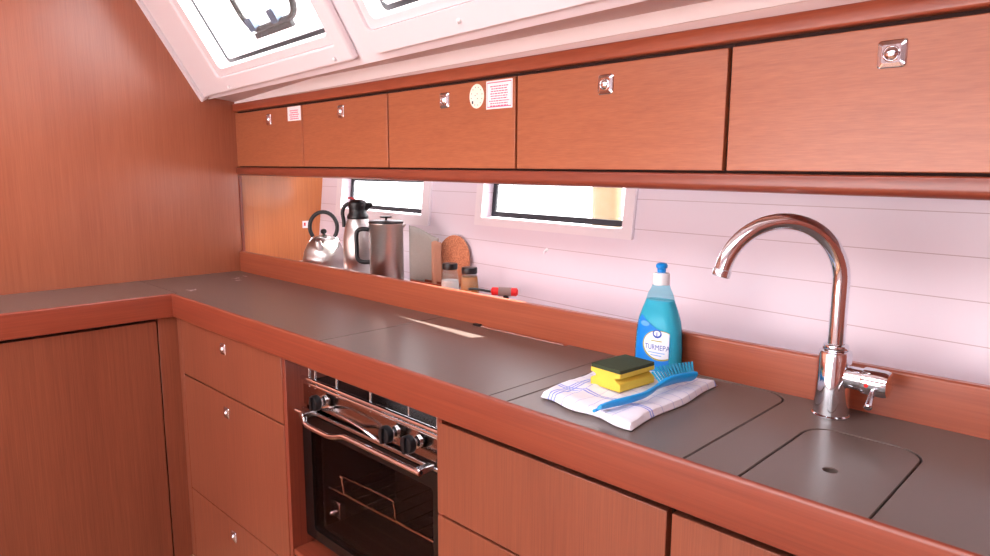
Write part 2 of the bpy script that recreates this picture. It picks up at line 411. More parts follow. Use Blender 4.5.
def hatch(n, panel, recess, op, screws, handle=None):
    t = sthing('window_%d' % n, trunk(op[0], op[1], 0))
    bm = NB(); plate(bm, panel, [rrect(*recess, .018)], .0005, .024, trunk)
    obj('hatch_liner', bm, M['liner'], t, bevel=.008, seg=3)
    bm = NB(); plate(bm, rrect(recess[0]+.001, recess[1]+.001, recess[2]-.001, recess[3]-.001, .017), [rrect(*op, .02)], .001, .0165, trunk)
    obj('hatch_surround', bm, M['liner'], t, bevel=.005)
    o = (op[0]+.002, op[1]+.002, op[2]-.002, op[3]-.002)
    bm = NB(); plate(bm, rrect(*o, .02), [rrect(o[0]+.006, o[1]+.014, o[2]-.014, o[3]-.014, .014)], -.034, -.026, trunk)
    obj('window_frame', bm, M['rubber'], t, bevel=.002)
    bm = NB(); plate(bm, rrect(o[0]+.004, o[1]+.009, o[2]-.009, o[3]-.009, .014), [], -.032, -.029, trunk)
    obj('pane', bm, M['glass'], t)
    for (u, v) in screws:
        bm = NB(); p = trunk(u, v, .0242); lathe(bm, [(.006, 0), (.006, .004), (.003, .008)], p, TN, 12)
        obj('screw_cap', bm, M['white_plastic'], t, smooth=True)
    return t
h1 = hatch(3, [(.034, .004), (1.289, .011), (1.289, .62), (.034, .62)], (.292, .066, 1.228, .59), (.342, .092, 1.205, .55), [(.354, .024), (1.196, .028)])
h2 = hatch(4, rrect(1.385, .014, 2.42, .62, .03, corners=(1, 0, 0, 0)), (1.42, .073, 2.38, .59), (1.452, .096, 2.30, .55), [(1.784, .042)])
bm = NB(); plate(bm, rect(0, -1.03, 4.3, top.z), [rect(.5, .42, 3.9, .80)], -3.05, -3.0, lambda u, v, w: V((u, w, v)))
struct(obj('wall_front', bm, M['white']))
bm = NB(); box(bm, 4.3, -3.0, -1.03, 4.35, 1.0, top.z); box(bm, XE+.001, .9, -1.03, 4.3, .95, top.z); box(bm, XE+.001, .0, .75, 4.3, .9, .8)
struct(obj('wall_right', bm, M['solid_z']))
# opening bow of the first hatch, seen dark against the sky
def bow(t, u0, u1, v0, v1, dep):
    bm = NB()
    P = rrect(u0, v0, u1, v1, .07, 6)
    tube(bm, [trunk(a, b, dep) for a, b in P], .011, 10, closed=True)
    o = obj('opening_frame', bm, M['black_plastic'], t, smooth=True)
    bm = NB(); plate(bm, rect(u0+.03, v0-.028, u1-.07, v0-.008), [], dep-.008, dep+.008, trunk); obj('hinge_bar', bm, M['rubber'], o, bevel=.003)
    for u in (u0+.03, u0+.21):
        bm = NB(); plate(bm, rrect(u, v0+.0, u+.05, v0+.045, .01), [], dep-.006, dep+.016, trunk); obj('clamp', bm, M['clamp'], o, bevel=.003)
bow(h1, .615, 1.00, .165, .47, -.048)
bow(h2, 1.56, 1.98, .15, .47, -.048)

# ------------------------------------------------------------------ overhead cabinets
def latch_mesh(parent, p, ex, ey, n, s=.042, mat=None):
    """pillowed square plate with a round push button"""
    mat = mat or M['chrome']
    bm = NB(); rings = []
    for h_, hh, cr in ((s/2, .0002, .005), (s/2, .0012, .005), (s/2-.0016, .0026, .0045), (s*.325, .0050, .003), (s*.30, .0050, .003)):
        ring = []
        for (qx, qy) in ((-1, -1), (1, -1), (1, 1), (-1, 1)):
            for k in range(5):
                a = math.atan2(qy, qx)-PI/4+PI/2*k/4
                ring.append(bm.verts.new(p+ex*(qx*(h_-cr)+cr*math.cos(a))+ey*(qy*(h_-cr)+cr*math.sin(a))+n*hh))
        rings.append(ring)
    for A, B in zip(rings, rings[1:]):
        for k in range(20): bm.faces.new((A[k], A[(k+1) % 20], B[(k+1) % 20], B[k]))
    bm.faces.new(list(reversed(rings[0]))); bm.faces.new(rings[-1]); bmesh.ops.recalc_face_normals(bm, faces=bm.faces)
    l = obj('latch', bm, mat, parent, at=V(p))
    bm = NB(); lathe(bm, [(s*.29, .0048), (s*.30, .0056), (s*.27, .0062), (s*.25, .0058), (s*.22, .0074), (s*.13, .0096), (s*.04, .0103)], p, n, 24)
    obj('latch_button', bm, mat, l, smooth=True)
    return l
seams = [.034, .636, 1.205, 1.775, 2.342, 2.911]
cn = V((-.0644, -1, 0)).normalized(); cx_ = V((1, -.0645, -.0071)).normalized()
lp = [(.352, .646), (.921, .647), (1.490, .646), (2.054, .643), (2.616, .643)]
cl = ['overhead locker with a small red and white notice sticker, beside the panelled bulkhead',
      'overhead locker without stickers, second from the panelled bulkhead',
      'overhead locker with a round cream sticker and a red framed notice',
      'wide plain overhead locker over the second hull window',
      'widest plain overhead locker with large chrome latch, at the right edge']
for i in range(5):
    a, b = seams[i], seams[i+1]
    if i == 0: a = .001
    t = thing('overhead_cabinet', cl[i], 'cabinet', cabf((a+b)/2, .46, -.01), 'overhead cabinets')
    bm = NB()
    box(bm, a+.0005, .4579, -.018, b-.0005, .6940, -.010, lambda u, v, w: cabf(u, v, w))
    for v0, v1 in ((.4579, .470), (.682, .692)):
        box(bm, a+.0015, v0, -.26, b-.0015, v1, -.019, lambda u, v, w: cabf(u, v, w))
    box(bm, a+.0015, .4578, -.27, b-.0015, .692, -.261, lambda u, v, w: cabf(u, v, w))
    obj('cabinet_body', bm, M['gap'], t)
    if i == 0:
        bm = NB(); box(bm, .002, .461, -.009, .032, .689, .001, lambda u, v, w: cabf(u, v, w)); obj('filler_strip', bm, M['veneer_x'], t, bevel=.001)
        a = .034
    g = .0030+.0003*i
    bm = NB(); box(bm, a+g, .4625, -.009, b-g, .6855, .004, lambda u, v, w: cabf(u, v, w))
    dr = obj('door', bm, M['veneer_x'], t, bevel=.0015)
    latch_mesh(dr, cabf(lp[i][0], lp[i][1], .0042), cx_, V((0, 0, 1)), cn, .042)
    if i in (0, 2):
        su0, su1, sv0, sv1 = ((.516, .630, .632, .688-.004), (1.664, 1.762, .612, .686-.004))[0 if i == 0 else 1]
        if i == 0: su0, su1, sv0, sv1 = .520, .628, .632, .684
        bm = NB(); box(bm, su0, sv0, .0042, su1, sv1, .0046, lambda u, v, w: cabf(u, v, w))
        st = obj('sticker', bm, M['paper'], dr, label='white notice sticker printed in red')
        bm = NB(); F = lambda x, y: cabf(x, y, .0048)
        e = .004
        if i == 2:
            for r_ in (rect(su0+e, sv1-e-.0022, su1-e, sv1-e), rect(su0+e, sv0+e, su1-e, sv0+e+.0022), rect(su0+e, sv0+e, su0+e+.001, sv1-e), rect(su1-e-.001, sv0+e, su1-e, sv1-e)):
                bm.faces.new([bm.verts.new(F(*q)) for q in r_])
        rows_ = 9 if i == 2 else 5
        for k in range(rows_):
            y = sv1-.014-(sv1-sv0-.022)*k/(rows_-1)
            hw = (su1-su0)*random.uniform(.28, .40); cxx = (su0+su1)/2
            x = cxx-hw; h = .0019 if i == 2 else .0028
            while x < cxx+hw:
                w_ = random.uniform(.004, .011)
                bm.faces.new([bm.verts.new(F(*q)) for q in rect(x, y-h, min(x+w_, cxx+hw), y+h*.4)]); x += w_+.002
        obj('print', bm, M['ink_red'], st)
    if i == 2:
        n_ = 32; cu, cv = 1.626, .648
        bm = NB(); plate(bm, [(cu+.029*math.cos(2*PI*k/n_), cv+.031*math.sin(2*PI*k/n_)) for k in range(n_)], [], .0042, .0046, lambda u, v, w: cabf(u, v, w))
        st = obj('sticker', bm, M['paper_cream'], dr, label='round cream sticker with small marks around its edge')
        bm = NB()
        for k in range(12):
            a_ = 2*PI*k/12+.2; x, y = cu+.022*math.cos(a_), cv+.023*math.sin(a_); s_ = .0012 if k != 7 else .0032
            bm.faces.new([bm.verts.new(cabf(x+q*s_, y+w*s_*1.2, .0048)) for q, w in ((-1, -1), (1, -1), (1, 1), (-1, 1))])
        for x, y in ((-.006, .002), (.004, -.006), (.002, .006)):
            bm.faces.new([bm.verts.new(cabf(cu+x+q*.0014, cv+y+w*.0014, .0048)) for q, w in ((-1, -1), (1, -1), (1, 1), (-1, 1))])
        obj('print', bm, M['ink_dark'], st)
def rail(name, w0, w1, d0, d1, label, mat, r=.012):
    bm = NB(); prof = [(d0, w0+.001), (d1-r, w0)]
    prof = [(d0, w0)]+[(d1-r+r*math.sin(a), w0+r-r*math.cos(a)) for a in [PI/2*k/5 for k in range(6)]]+[(d1-.004+.004*math.cos(a), w1-.004+.004*math.sin(a)) for a in [PI/2*k/3 for k in range(4)]]+[(d0, w1)]
    rings = []
    for u in (.001, XE): rings.append([bm.verts.new(cabf(u, w, d)) for d, w in prof])
    n = len(prof)
    for k in range(n): bm.faces.new((rings[0][k], rings[0][(k+1) % n], rings[1][(k+1) % n], rings[1][k]))
    bm.faces.new(rings[0]); bm.faces.new(list(reversed(rings[1]))); bmesh.ops.recalc_face_normals(bm, faces=bm.faces)
    return tag(obj(name, bm, mat, at=cabf(1, w0, 0), smooth=True), label, 'rail')
rail('wooden_rail', .4235, .4575, -.255, .010, 'red-brown solid wood rail running below the overhead locker doors', M['solid_x'], .014)
rail('wooden_rail', .6945, .7275, -.10, .010, 'red-brown solid wood rail running above the overhead locker doors, under the white ceiling', M['solid_back'], .006)

# ------------------------------------------------------------------ worktops and lids
YB_ = .4395
def slab(name, outline, holes, mat, label, cat='worktop', z0=-.022, at=None):
    bm = NB(); plate(bm, outline, holes, z0, 0, XY)
    cx0 = sum(p[0] for p in outline)/len(outline); cy0 = sum(p[1] for p in outline)/len(outline)
    return tag(obj(name, bm, mat, at=(cx0, cy0, z0), bevel=.0012, seg=1), label, cat)
slab('worktop', [(.002, -1.8), (.4005, -1.8), (.4005, -.0015), (.3935, .0185), (.002, .0185)], [], M['counter'], 'dark grey-brown worktop of the left wing along the bulkhead')
slab('icebox_lid', [(.002, .021), (.3955, .0208), (.4025, .001), (1.3835, .001), (1.3835, YB_), (.002, YB_)], [], M['counter_marked'], 'long dark flush worktop lid in the corner with pale marks', 'lid')
sl = slab('stove_lid', [(1.3865, .001), (2.0165, .001), (2.0165, YB_), (1.875, YB_), (1.875, .424), (1.525, .424), (1.525, YB_), (1.3865, YB_)], [], M['counter'], 'flat dark flush lid over the stove with a hinge strip at its back edge', 'lid')
bm = NB(); tube(bm, [(1.56, .431, -.002), (1.865, .431, -.002)], .0035, 8); obj('hinge', bm, M['satin'], sl, smooth=True)
bm = NB(); box(bm, 1.527, .426, -.008, 1.555, .4385, .004); obj('hinge_block', bm, M['black_plastic'], sl, bevel=.002)
lid1 = rrect(2.068, .0015, 2.446, .428, .05, corners=(0, 0, 1, 1)); lid2 = rrect(2.539, .0015, 2.7135, .296, .045, corners=(0, 0, 1, 1))
G = .0028
def comb():
    pts = [(2.0190, .0015)]
    for L, n in ((lid1, 0), (lid2, 0)):
        x0 = L[0][0]; x1 = L[1][0]
    def off(L):
        cx0 = sum(p[0] for p in L)/len(L)
        q = []
        for x, y in L:
            q.append((x+(G if x > cx0 else -G), y+(G if y > .1 else 0)))
        q = [q[0]]+list(reversed(q[2:]))+[q[1]]
        return q
    return pts+off(lid1)+off(lid2)+[(XE, .0015), (XE, YB_), (2.0190, YB_)]
slab('worktop', comb(), [], M['counter'], 'dark grey-brown worktop around the sink lids and under the chrome faucet')
slab('sink_lid', lid1, [], M['counter'], 'large flush dark sink lid under the folded tea towel', 'lid')
hole = [(2.626+.0105*math.cos(2*PI*k/20), .124+.0105*math.sin(2*PI*k/20)) for k in range(20)]
slab('sink_lid', lid2, [hole], M['counter'], 'small flush dark sink lid with a round finger hole', 'lid')
bm = NB(); box(bm, .002, .0012, -.045, XE, .4625, -.0235); box(bm, .002, -1.8, -.045, .3995, .001, -.0235)
tag(obj('shade_underlay', bm, M['hole_shade'], at=(1.5, .2, -.045)), 'black underlay painting in the shade inside the worktop seams and finger hole', 'board')

# nosing
def nosing(name, run, label):
    bm = NB(); w = .008; r = .006; zb = -.0825
    prof = [(-.012, -.048), (-.012, zb), (w-.004, zb)]+[(w-.004+.004*math.sin(a), zb+.004-.004*math.cos(a)) for a in [PI/2*k/3 for k in range(1, 4)]]
    prof += [(w-r+r*math.cos(a), .003-r+r*math.sin(a)) for a in [PI/2*k/5 for k in range(6)]]+[(.001, .003), (0, .001), (0, -.048)]
    if run == 'x': ends = [lambda d, z: V((.401+d+.0003, -d, z)), lambda d, z: V((XE, -d, z))]
    else: ends = [lambda d, z: V((.401+d, -d-.0003, z)), lambda d, z: V((.401+d, -1.8, z))]
    R = [[bm.verts.new(e(d, z)) for d, z in prof] for e in ends]; n = len(prof)
    for k in range(n): bm.faces.new((R[0][k], R[0][(k+1) % n], R[1][(k+1) % n], R[1][k]))
    bm.faces.new(R[0]); bm.faces.new(list(reversed(R[1]))); bmesh.ops.recalc_face_normals(bm, faces=bm.faces)
    tag(obj(name, bm, M['solid_x' if run == 'x' else 'solid_y'], at=(.41, -.01, -.07), smooth=True), label, 'edge trim')
nosing('worktop_edge', 'x', 'rounded red-brown wooden edge along the front of the long worktop over the oven')
nosing('worktop_edge', 'y', 'rounded red-brown wooden edge along the front of the left wing worktop')
# backsplash board and shelf behind it
bm = NB(); plate(bm, [(.4405, -.0232), (.462, -.0232), (.462, .086), (.460, .088), (.444, .088), (.4405, .0845)], [], .0085, XE, lambda u, v, w: V((w, u, v)))
tag(obj('backsplash_board', bm, M['solid_back'], at=(1.5, .45, -.02), bevel=.0015), 'long upright red-brown board between the worktop and the storage shelf', 'board')
SH = .035; SF = .018          # SF: top of the shelf
bm = NB(); plate(bm, [(.002, .4635), (XE, .4635), (XE, .839-.098*XE), (.002, .836)], [], SF-.015, SF, XY)
tag(obj('shelf', bm, M['white'], at=(1.5, .6, SF-.015)), 'narrow white shelf behind the backsplash board under the hull windows', 'shelf')

# ------------------------------------------------------------------ lower cabinets
FY = .012; TH = .018
def front_x(name, x0, x1, z0, z1, mat, parent, bev=.0015):
    bm = NB(); box(bm, x0, FY, z0, x1, FY+TH, z1); return obj(name, bm, mat, parent, bevel=bev)
# left wing
FX = .390
t = thing('base_cabinet', 'base cabinet of the left wing with one wide plain door below the worktop', 'cabinet', (.2, -.9, -1.03))
bm = NB(); box(bm, .06, -1.8, -1.029, .3715, -.001, -.084); obj('cabinet_body', bm, M['gap'], t)
bm = NB(); box(bm, FX-TH, -1.55, -1.0292, FX, -.0600, -.0937); obj('door', bm, M['veneer_z'], t, bevel=.0015)
bm = NB(); box(bm, FX-TH, -.0555, -1.0292, FX, .0115, -.084); obj('filler_strip', bm, M['veneer_z'], t, bevel=.0005, seg=1)
# drawer unit
t = thing('drawer_unit', 'stack of three wooden drawers with chrome latches in the corner left of the oven', 'cabinet', (.85, .2, -1.03))
bm = NB(); box(bm, .373, .0315, -1.029, 1.157, .42, -.084); obj('cabinet_body', bm, M['gap'], t)
bm = NB(); box(bm, 1.1595, FY+.002, -1.02, 1.177, .42, -.084); obj('side_panel', bm, M['solid_z'], t, bevel=.001)
bm = NB(); box(bm, .3725, FY, -1.0292, .423, FY+TH, -.084); obj('corner_post', bm, M['veneer_z'], t, bevel=.0005, seg=1)
for (z0, z1, lz) in ((-.2946, -.0845, -.1386), (-.7383, -.2998, -.3577), (-1.0292, -.7435, -.801)):
    d = front_x('drawer', .425, 1.158, z0, z1, M['veneer_z'], t)
    latch_mesh(d, V((.772, FY-.0002, lz)), V((1, 0, 0)), V((0, 0, 1)), V((0, -1, 0)), .038, M['satin'])
# right-hand units
t = thing('base_cabinet', 'base cabinet right of the oven with two wide drawer fronts', 'cabinet', (2.17, .2, -1.03))
bm = NB(); box(bm, 1.864, .0315, -1.029, 2.421, .42, -.084); obj('cabinet_body', bm, M['gap'], t)
bm = NB(); box(bm, 1.8475, FY+.003, -1.0, 1.8635, .42, -.084); obj('side_panel', bm, M['solid_z'], t)
front_x('drawer', 1.848, 2.419, -.3143, -.1015, M['veneer_z'], t)
front_x('drawer', 1.848, 2.419, -.7515, -.3203, M['veneer_z'], t)
front_x('drawer', 1.848, 2.419, -1.02, -.757, M['veneer_z'], t)
t = thing('base_cabinet', 'base cabinet under the small sink lid at the lower right corner', 'cabinet', (2.9, .2, -1.03))
bm = NB(); box(bm, 2.426, .0315, -1.029, XE, .42, -.084); obj('cabinet_body', bm, M['gap'], t)
front_x('door', 2.4285, 3.2, -1.02, -.1015, M['veneer_z'], t)

# ------------------------------------------------------------------ oven
OY = .0215
t = thing('oven', 'black and chrome built-in oven with three knobs and a bent chrome handle', 'oven', (1.507, .26, -.6554))
def oo(name, bm, *args, **kw):             # oven front standing 7 cm behind the worktop edge
    for v in bm.verts: v.co = V((v.co.x*1.0531-.1567, v.co.y*1.0531+.0493, v.co.z*1.0531-.0235))
    return obj(name, bm, *args, **kw)
bm = NB()
box(bm, 1.268, OY+.006, -.6, 1.276, .41, -.14); box(bm, 1.868, OY+.006, -.6, 1.876, .41, -.14)
box(bm, 1.277, .402, -.6, 1.867, .41, -.14); box(bm, 1.277, OY+.006, -.6, 1.867, .401, -.592); box(bm, 1.277, OY+.006, -.148, 1.867, .401, -.14)
oo('oven_body', bm, M['black_enamel'], t)
bm = NB(); box(bm, 1.30, .30, -.57, 1.84, .31, -.25); box(bm, 1.30, .05, -.57, 1.31, .299, -.25); box(bm, 1.83, .05, -.57, 1.84, .299, -.25); box(bm, 1.30, .05, -.58, 1.84, .31, -.571)
oo('oven_cavity', bm, M['dark_interior'], t)
bm = NB(); box(bm, 1.268, OY-.004, -.203, 1.876, OY+.004, -.1435); pn = oo('control_panel', bm, M['steel_panel'], t, bevel=.002)
for x in (1.375, 1.688, 1.772):
    bm = NB(); lathe(bm, [(.016, 0), (.016, .004), (.009, .006), (.009, .016)], (x, OY-.0045, -.170), (0, -1, 0), 24)
    k = oo('knob', bm, M['satin'], pn, smooth=True)
    bm = NB(); lathe(bm, [(.019, 0), (.0215, .003), (.0215, .014), (.019, .018), (.012, .019)], (x, OY-.021, -.170), (0, -1, 0), 28)
    box(bm, x-.004, OY-.046, -.189, x+.004, OY-.039, -.151)
    oo('knob_grip', bm, M['black_plastic'], k, smooth=True)
for z, y, r in ((-.119, .004, .0062), (-.134, .010, .0050)):
    bm = NB(); tube(bm, [(1.29, y, z), (1.875, y, z)], r, 12); oo('fiddle_rail', bm, M['chrome'], t, smooth=True)
for x in (1.315, 1.345, 1.45, 1.60, 1.75, 1.85):
    bm = NB(); tube(bm, [(x, .012, -.142), (x, .012, -.075)], .0028, 8); oo('rail_post', bm, M['satin'], t, smooth=True)
# door: black frame round a smoked pane
bm = NB(); plate(bm, rrect(1.270, -.592, 1.874, -.222, .012), [rrect(1.315, -.562, 1.835, -.262, .01)], OY-.012, OY+.002, lambda u, v, w: V((u, w, v)))
dr = oo('oven_door', bm, M['black_enamel'], t, bevel=.002)
bm = NB(); plate(bm, rect(1.3155, -.5615, 1.8345, -.2625), [], OY-.009, OY-.005, lambda u, v, w: V((u, w, v))); oo('pane', bm, M['oven_glass'], dr)
bm = NB(); box(bm, 1.27, OY-.013, -.219, 1.874, OY-.005, -.209); oo('door_trim', bm, M['satin'], dr, bevel=.002)
bm = NB()
hp = [(1.300, OY-.045, -.206), (1.338, OY-.045, -.206), (1.350, OY-.05, -.212), (1.366, OY-.056, -.224), (1.41, OY-.058, -.2265), (1.475, OY-.058, -.226), (1.505, OY-.058, -.221), (1.54, OY-.055, -.211), (1.58, OY-.055, -.209), (1.70, OY-.055, -.209), (1.845, OY-.055, -.209)]
tube(bm, smooth_path(hp, 5), .0068, 12); hd = oo('handle', bm, M['chrome'], dr, smooth=True)
for x in (1.345, 1.835):
    bm = NB(); box(bm, x-.010, OY-.058, -.216, x+.010, OY-.0135, -.206+.006); oo('handle_bracket', bm, M['satin'], hd, bevel=.003)
bm = NB(); tube(bm, smooth_path([(1.40, OY-.02, -.186), (1.46, OY-.028, -.176), (1.54, OY-.030, -.178), (1.60, OY-.028, -.186), (1.63, OY-.02, -.200), (1.67, OY-.02, -.205)], 5), .0035, 8); oo('latch_bar', bm, M['satin'], dr, smooth=True)
bm = NB()
tube(bm, [(1.345, .045, -.437), (1.80, .045, -.420)], .0035, 8)
tube(bm, smooth_path([(1.418, .045, -.432), (1.408, .045, -.392), (1.42, .045, -.384), (1.62, .045, -.374), (1.64, .045, -.381), (1.647, .045, -.418)], 4), .0026, 8)
for k in range(9): tube(bm, [(1.36+.052*k, .047, -.4365+.0019*k), (1.36+.052*k, .28, -.4365+.0019*k)], .0016, 6)
oo('oven_rack', bm, M['wire'], t, smooth=True)
bm = NB(); box(bm, 1.326, .055, -.53, 1.375, .075, -.48); ob_ = oo('burner_bracket', bm, M['satin'], t, bevel=.003)
bm = NB(); lathe(bm, [(.006, 0), (.008, .004), (.004, .01)], (1.34, .055, -.520), (0, -1, 0), 14); oo('bolt', bm, M['chrome'], ob_, smooth=True)
t = thing('oven_housing', 'wooden ledge and dark kick panel of the recess the oven stands in', 'cabinet', (1.52, .2, -1.03))
bm = NB(); box(bm, 1.179, .016, -.70, 1.8460, .43, -.680); obj('ledge', bm, M['solid_x'], t, bevel=.002)
bm = NB(); box(bm, 1.179, .018, -1.02, 1.8460, .034, -.7005); obj('kick_panel', bm, M['gap'], t)
for x in (1.25, 1.77):
    bm = NB(); box(bm, x-.02, .10, -.6795, x+.02, .40, -.6562); o = obj('support_block', bm, M['black_plastic'], t)

# ------------------------------------------------------------------ faucet
fx, fy = 2.541, .374; vd = V((-.713, -.701, 0))
t = thing('faucet', 'tall chrome gooseneck faucet standing on the worktop behind the sink lids', 'faucet', (fx, fy, .0))
bm = NB(); lathe(bm, [(.0325, .0005), (.0325, .004), (.030, .006), (.0292, .03), (.0285, .118), (.0270, .123), (.0215, .125)], (fx, fy, 0), n=40); fb = obj('faucet_body', bm, M['chrome'], t, smooth=True)
bm = NB(); lathe(bm, [(.0215, .1255), (.0225, .128), (.0215, .134), (.0175, .1365)], (fx, fy, 0), n=32); obj('collar', bm, M['chrome'], t, smooth=True)
R_ = .108; zc = .249
pts = [V((fx, fy, .137)), V((fx, fy, .18)), V((fx, fy, .22))]
for k in range(0, 27):
    a = math.radians(168)*k/26
    pts.append(V((fx, fy, zc))+vd*(R_-R_*math.cos(a))+V((0, 0, R_*math.sin(a))))
bm = NB(); tube(bm, pts, .0150, 24, up=(.7, -.7, 0)); obj('spout', bm, M['chrome'], t, smooth=True)
e0 = pts[-1]; ed = (pts[-1]-pts[-2]).normalized()
bm = NB(); lathe(bm, [(.0157, 0), (.0162, .001), (.0162, .012), (.0150, .013), (.0125, .0131), (.0115, .009)], e0+ed*.0006, ed, 28); obj('aerator', bm, M['satin'], t, smooth=True)
ax = V((1, 0, -.02)).normalized()
bm = NB(); lathe(bm, [(.0185, .018), (.0205, .027), (.0205, .050), (.0235, .0505), (.0245, .053), (.0245, .086), (.0225, .092), (.012, .095)], (fx, fy, .079), ax, 36)
mx_ = obj('mixer_cap', bm, M['chrome'], t, smooth=True)
b0 = V((fx+.072, fy-.020, .068)); b1 = V((fx+.077, fy-.060, .047))
bm = NB(); tube(bm, [b0, b0.lerp(b1, .5), b0.lerp(b1, .95), b1], .005, 14, rs=[.0042, .0052, .0068, .005]); obj('lever', bm, M['satin'], mx_, smooth=True)
bm = NB(); lathe(bm, [(.0035, 0), (.0035, .0012)], (fx+.062, fy-.0242, .076), (0, -1, -.05), 14); obj('hot_mark', bm, M['red_dot'], mx_)

# ------------------------------------------------------------------ towel
tc_ = V((2.213, .225, 0))
def towel_pt(a, b, side):
    # bilinear footprint
    P = [V((2.100, .062)), V((2.326, .040)), V((2.316, .385)), V((2.080, .335))]
    u, v = (a+1)/2, (b+1)/2
    q = P[0].lerp(P[1], u).lerp(P[3].lerp(P[2], u), v)
    q = q+V((.004*math.sin(b*5+1), .005*math.sin(a*6)))
    if side:
        e = max(abs(a), abs(b)); n = mnoise.noise(V((q.x*22, q.y*22, 1)))*.005+mnoise.noise(V((q.x*60, q.y*60, 3)))*.0012
        fade = min(1, (1-e)*7)
        z = .0165*math.sqrt(max(0, 1-max(0, (e-.93)/.07)**2))*.9+.0015+n*fade
        z += .0035*math.exp(-((a+.35)/.10)**2)*fade+.003*math.exp(-((b-.45)/.08)**2)*fade
        if e > .995: z = .004
        return V((q.x, q.y, max(.002, z)))
    return V((q.x, q.y, .0006))
bm = NB(); N = 56
gt = [[bm.verts.new(towel_pt(-1+2*i/N, -1+2*j/N, 1)) for i in range(N+1)] for j in range(N+1)]
for j in range(N):
    for i in range(N): bm.faces.new((gt[j][i], gt[j][i+1], gt[j+1][i+1], gt[j+1][i]))
rim = [(i, 0) for i in range(N)]+[(N, j) for j in range(N)]+[(N-i, N) for i in range(N)]+[(0, N-j) for j in range(N)]
low = [bm.verts.new(V((tc_.x+(gt[j][i].co.x-tc_.x)*.975, tc_.y+(gt[j][i].co.y-tc_.y)*.975, .0006))) for i, j in rim]
for k in range(len(rim)):
    i, j = rim[k]; i2, j2 = rim[(k+1) % len(rim)]
    bm.faces.new((gt[j][i], gt[j2][i2], low[(k+1) % len(rim)], low[k]))
bm.faces.new(low); bmesh.ops.recalc_face_normals(bm, faces=bm.faces)
tag(obj('tea_towel', bm, M['towel'], at=tc_, smooth=True), 'folded white tea towel with blue stripes lying on the large sink lid', 'towel')

# ------------------------------------------------------------------ sponge
sc_ = V((2.193, .212, .0195)); ang = math.radians(6)
t = thing('sponge', 'yellow foam sponge with dark green scouring top on the tea towel', 'sponge', sc_)
ex = V((math.cos(ang), math.sin(ang)*-1, 0)); ey = V((math.sin(ang), math.cos(ang), 0))
def SP(u, v, w): return sc_+ex*u+ey*w+V((0, 0, v*.89))
hw = .0385
prof = [(-hw*.98, 0), (hw*.98, 0), (hw, .003), (hw*1.0, .014), (hw*.94, .018), (hw*.78, .0205), (hw*.66, .023), (hw*.64, .026), (hw*.72, .0285), (hw*.97, .0305), (hw, .032), (hw, .0405)]
prof = prof+[(-x, z) for x, z in reversed(prof[2:])]
bm = NB(); plate(bm, prof, [], -.053, .053, SP); obj('foam', bm, M['sponge'], t, bevel=.0015)
bm = NB(); plate(bm, rrect(-hw, -.053, hw, .053, .003), [], .0408, .0485, lambda u, v, w: sc_+ex*u+ey*v+V((0, 0, w*.89))); obj('scouring_pad', bm, M['pad_green'], t, bevel=.0018)

# ------------------------------------------------------------------ dish brush
t = thing('dish_brush', 'bright blue plastic dish brush with teal bristles lying on the tea towel', 'brush', (2.27, .2, .016))
path = smooth_path([(2.260, .040, .0270), (2.265, .070, .0280), (2.276, .108, .0290), (2.284, .150, .0310), (2.283, .190, .0350), (2.282, .225, .0375), (2.286, .255, .0385), (2.293, .28, .0385), (2.300, .306, .0370)], 6)
rs = []
for i in range(len(path)):
    s = i/(len(path)-1)
    rs.append(.0085+.0035*math.sin(min(1, s/.5)*PI) if s < .5 else .0085+.0065*min(1, (s-.5)/.16))
rs[0] = .0065; rs[-1] = .0135
bm = NB(); tube(bm, path, .007, 16, rs=rs, up=(.45, 0, .9), flat=1.0)
# thin along the bristle direction, wide across it
bd = V((-.66, .42, .62)).normalized()
for v in bm.verts:
    c_ = min(path, key=lambda p: (p-v.co).length_squared); d = v.co-c_; k = d.dot(bd)
    v.co -= bd*k*.62
obj('handle', bm, M['blue_plastic'], t, smooth=True)
bm = NB(); tube(bm, [V((2.260, .034, .0255))+V((.0075*math.cos(a)*.6, .0055*math.sin(a)*1.3, .0075*math.cos(a)*.5)) for a in [PI*.1+2*PI*k/16 for k in range(11)]], .0030, 8); obj('hanging_hook', bm, M['blue_plastic'], t, smooth=True)
bm = NB()
for i in range(12):
    s = i/11; base = V((2.279, .222, .0385)).lerp(V((2.297, .304, .0375)), s)
    for j in range(3):
        side = V((.42, -.1, .55)).normalized()*(j-1)*.006
        d = (bd*1.0+V((.12, 1, 0))*(s-.5)*.6+side*12).normalized()
        tube(bm, [base+side, base+side+d*.016, base+side+d*.030], .0022, 6, rs=[.0016, .0019, .0024])
obj('bristles', bm, M['teal_bristle'], t, smooth=True)

# ------------------------------------------------------------------ soap bottle
bc = V((2.162, .398, .0005))
t = thing('soap_bottle', 'clear bottle of teal dish soap with blue nozzle, standing against the backsplash board', 'bottle', bc)
def se(a, e=2.6):
    c, s = math.cos(a), math.sin(a); return (math.copysign(abs(c)**(2/e), c), math.copysign(abs(s)**(2/e), s))
prof = [(0, .90), (.003, .96), (.012, 1), (.056, .99), (.088, .955), (.119, .86), (.142, .725), (.160, .60), (.175, .52), (.188, .42), (.195, .34), (.199, .30)]
BA, BB = .0555, .031
def sec(z):
    for (z0, k0), (z1, k1) in zip(prof, prof[1:]):
        if z0 <= z <= z1: return k0+(k1-k0)*(z-z0)/(z1-z0)
    return prof[-1][1]
def depth_k(k): return max(k, .5) if k > .5 else k*.5/.5
def bsurf(x, z, off=0):
    k = sec(z); a, b = BA*k, BB*min(1, k*1.15); u = max(-1, min(1, x/a))
    return bc+V((x, -b*(1-abs(u)**2.6)**(1/2.6)-off, z))
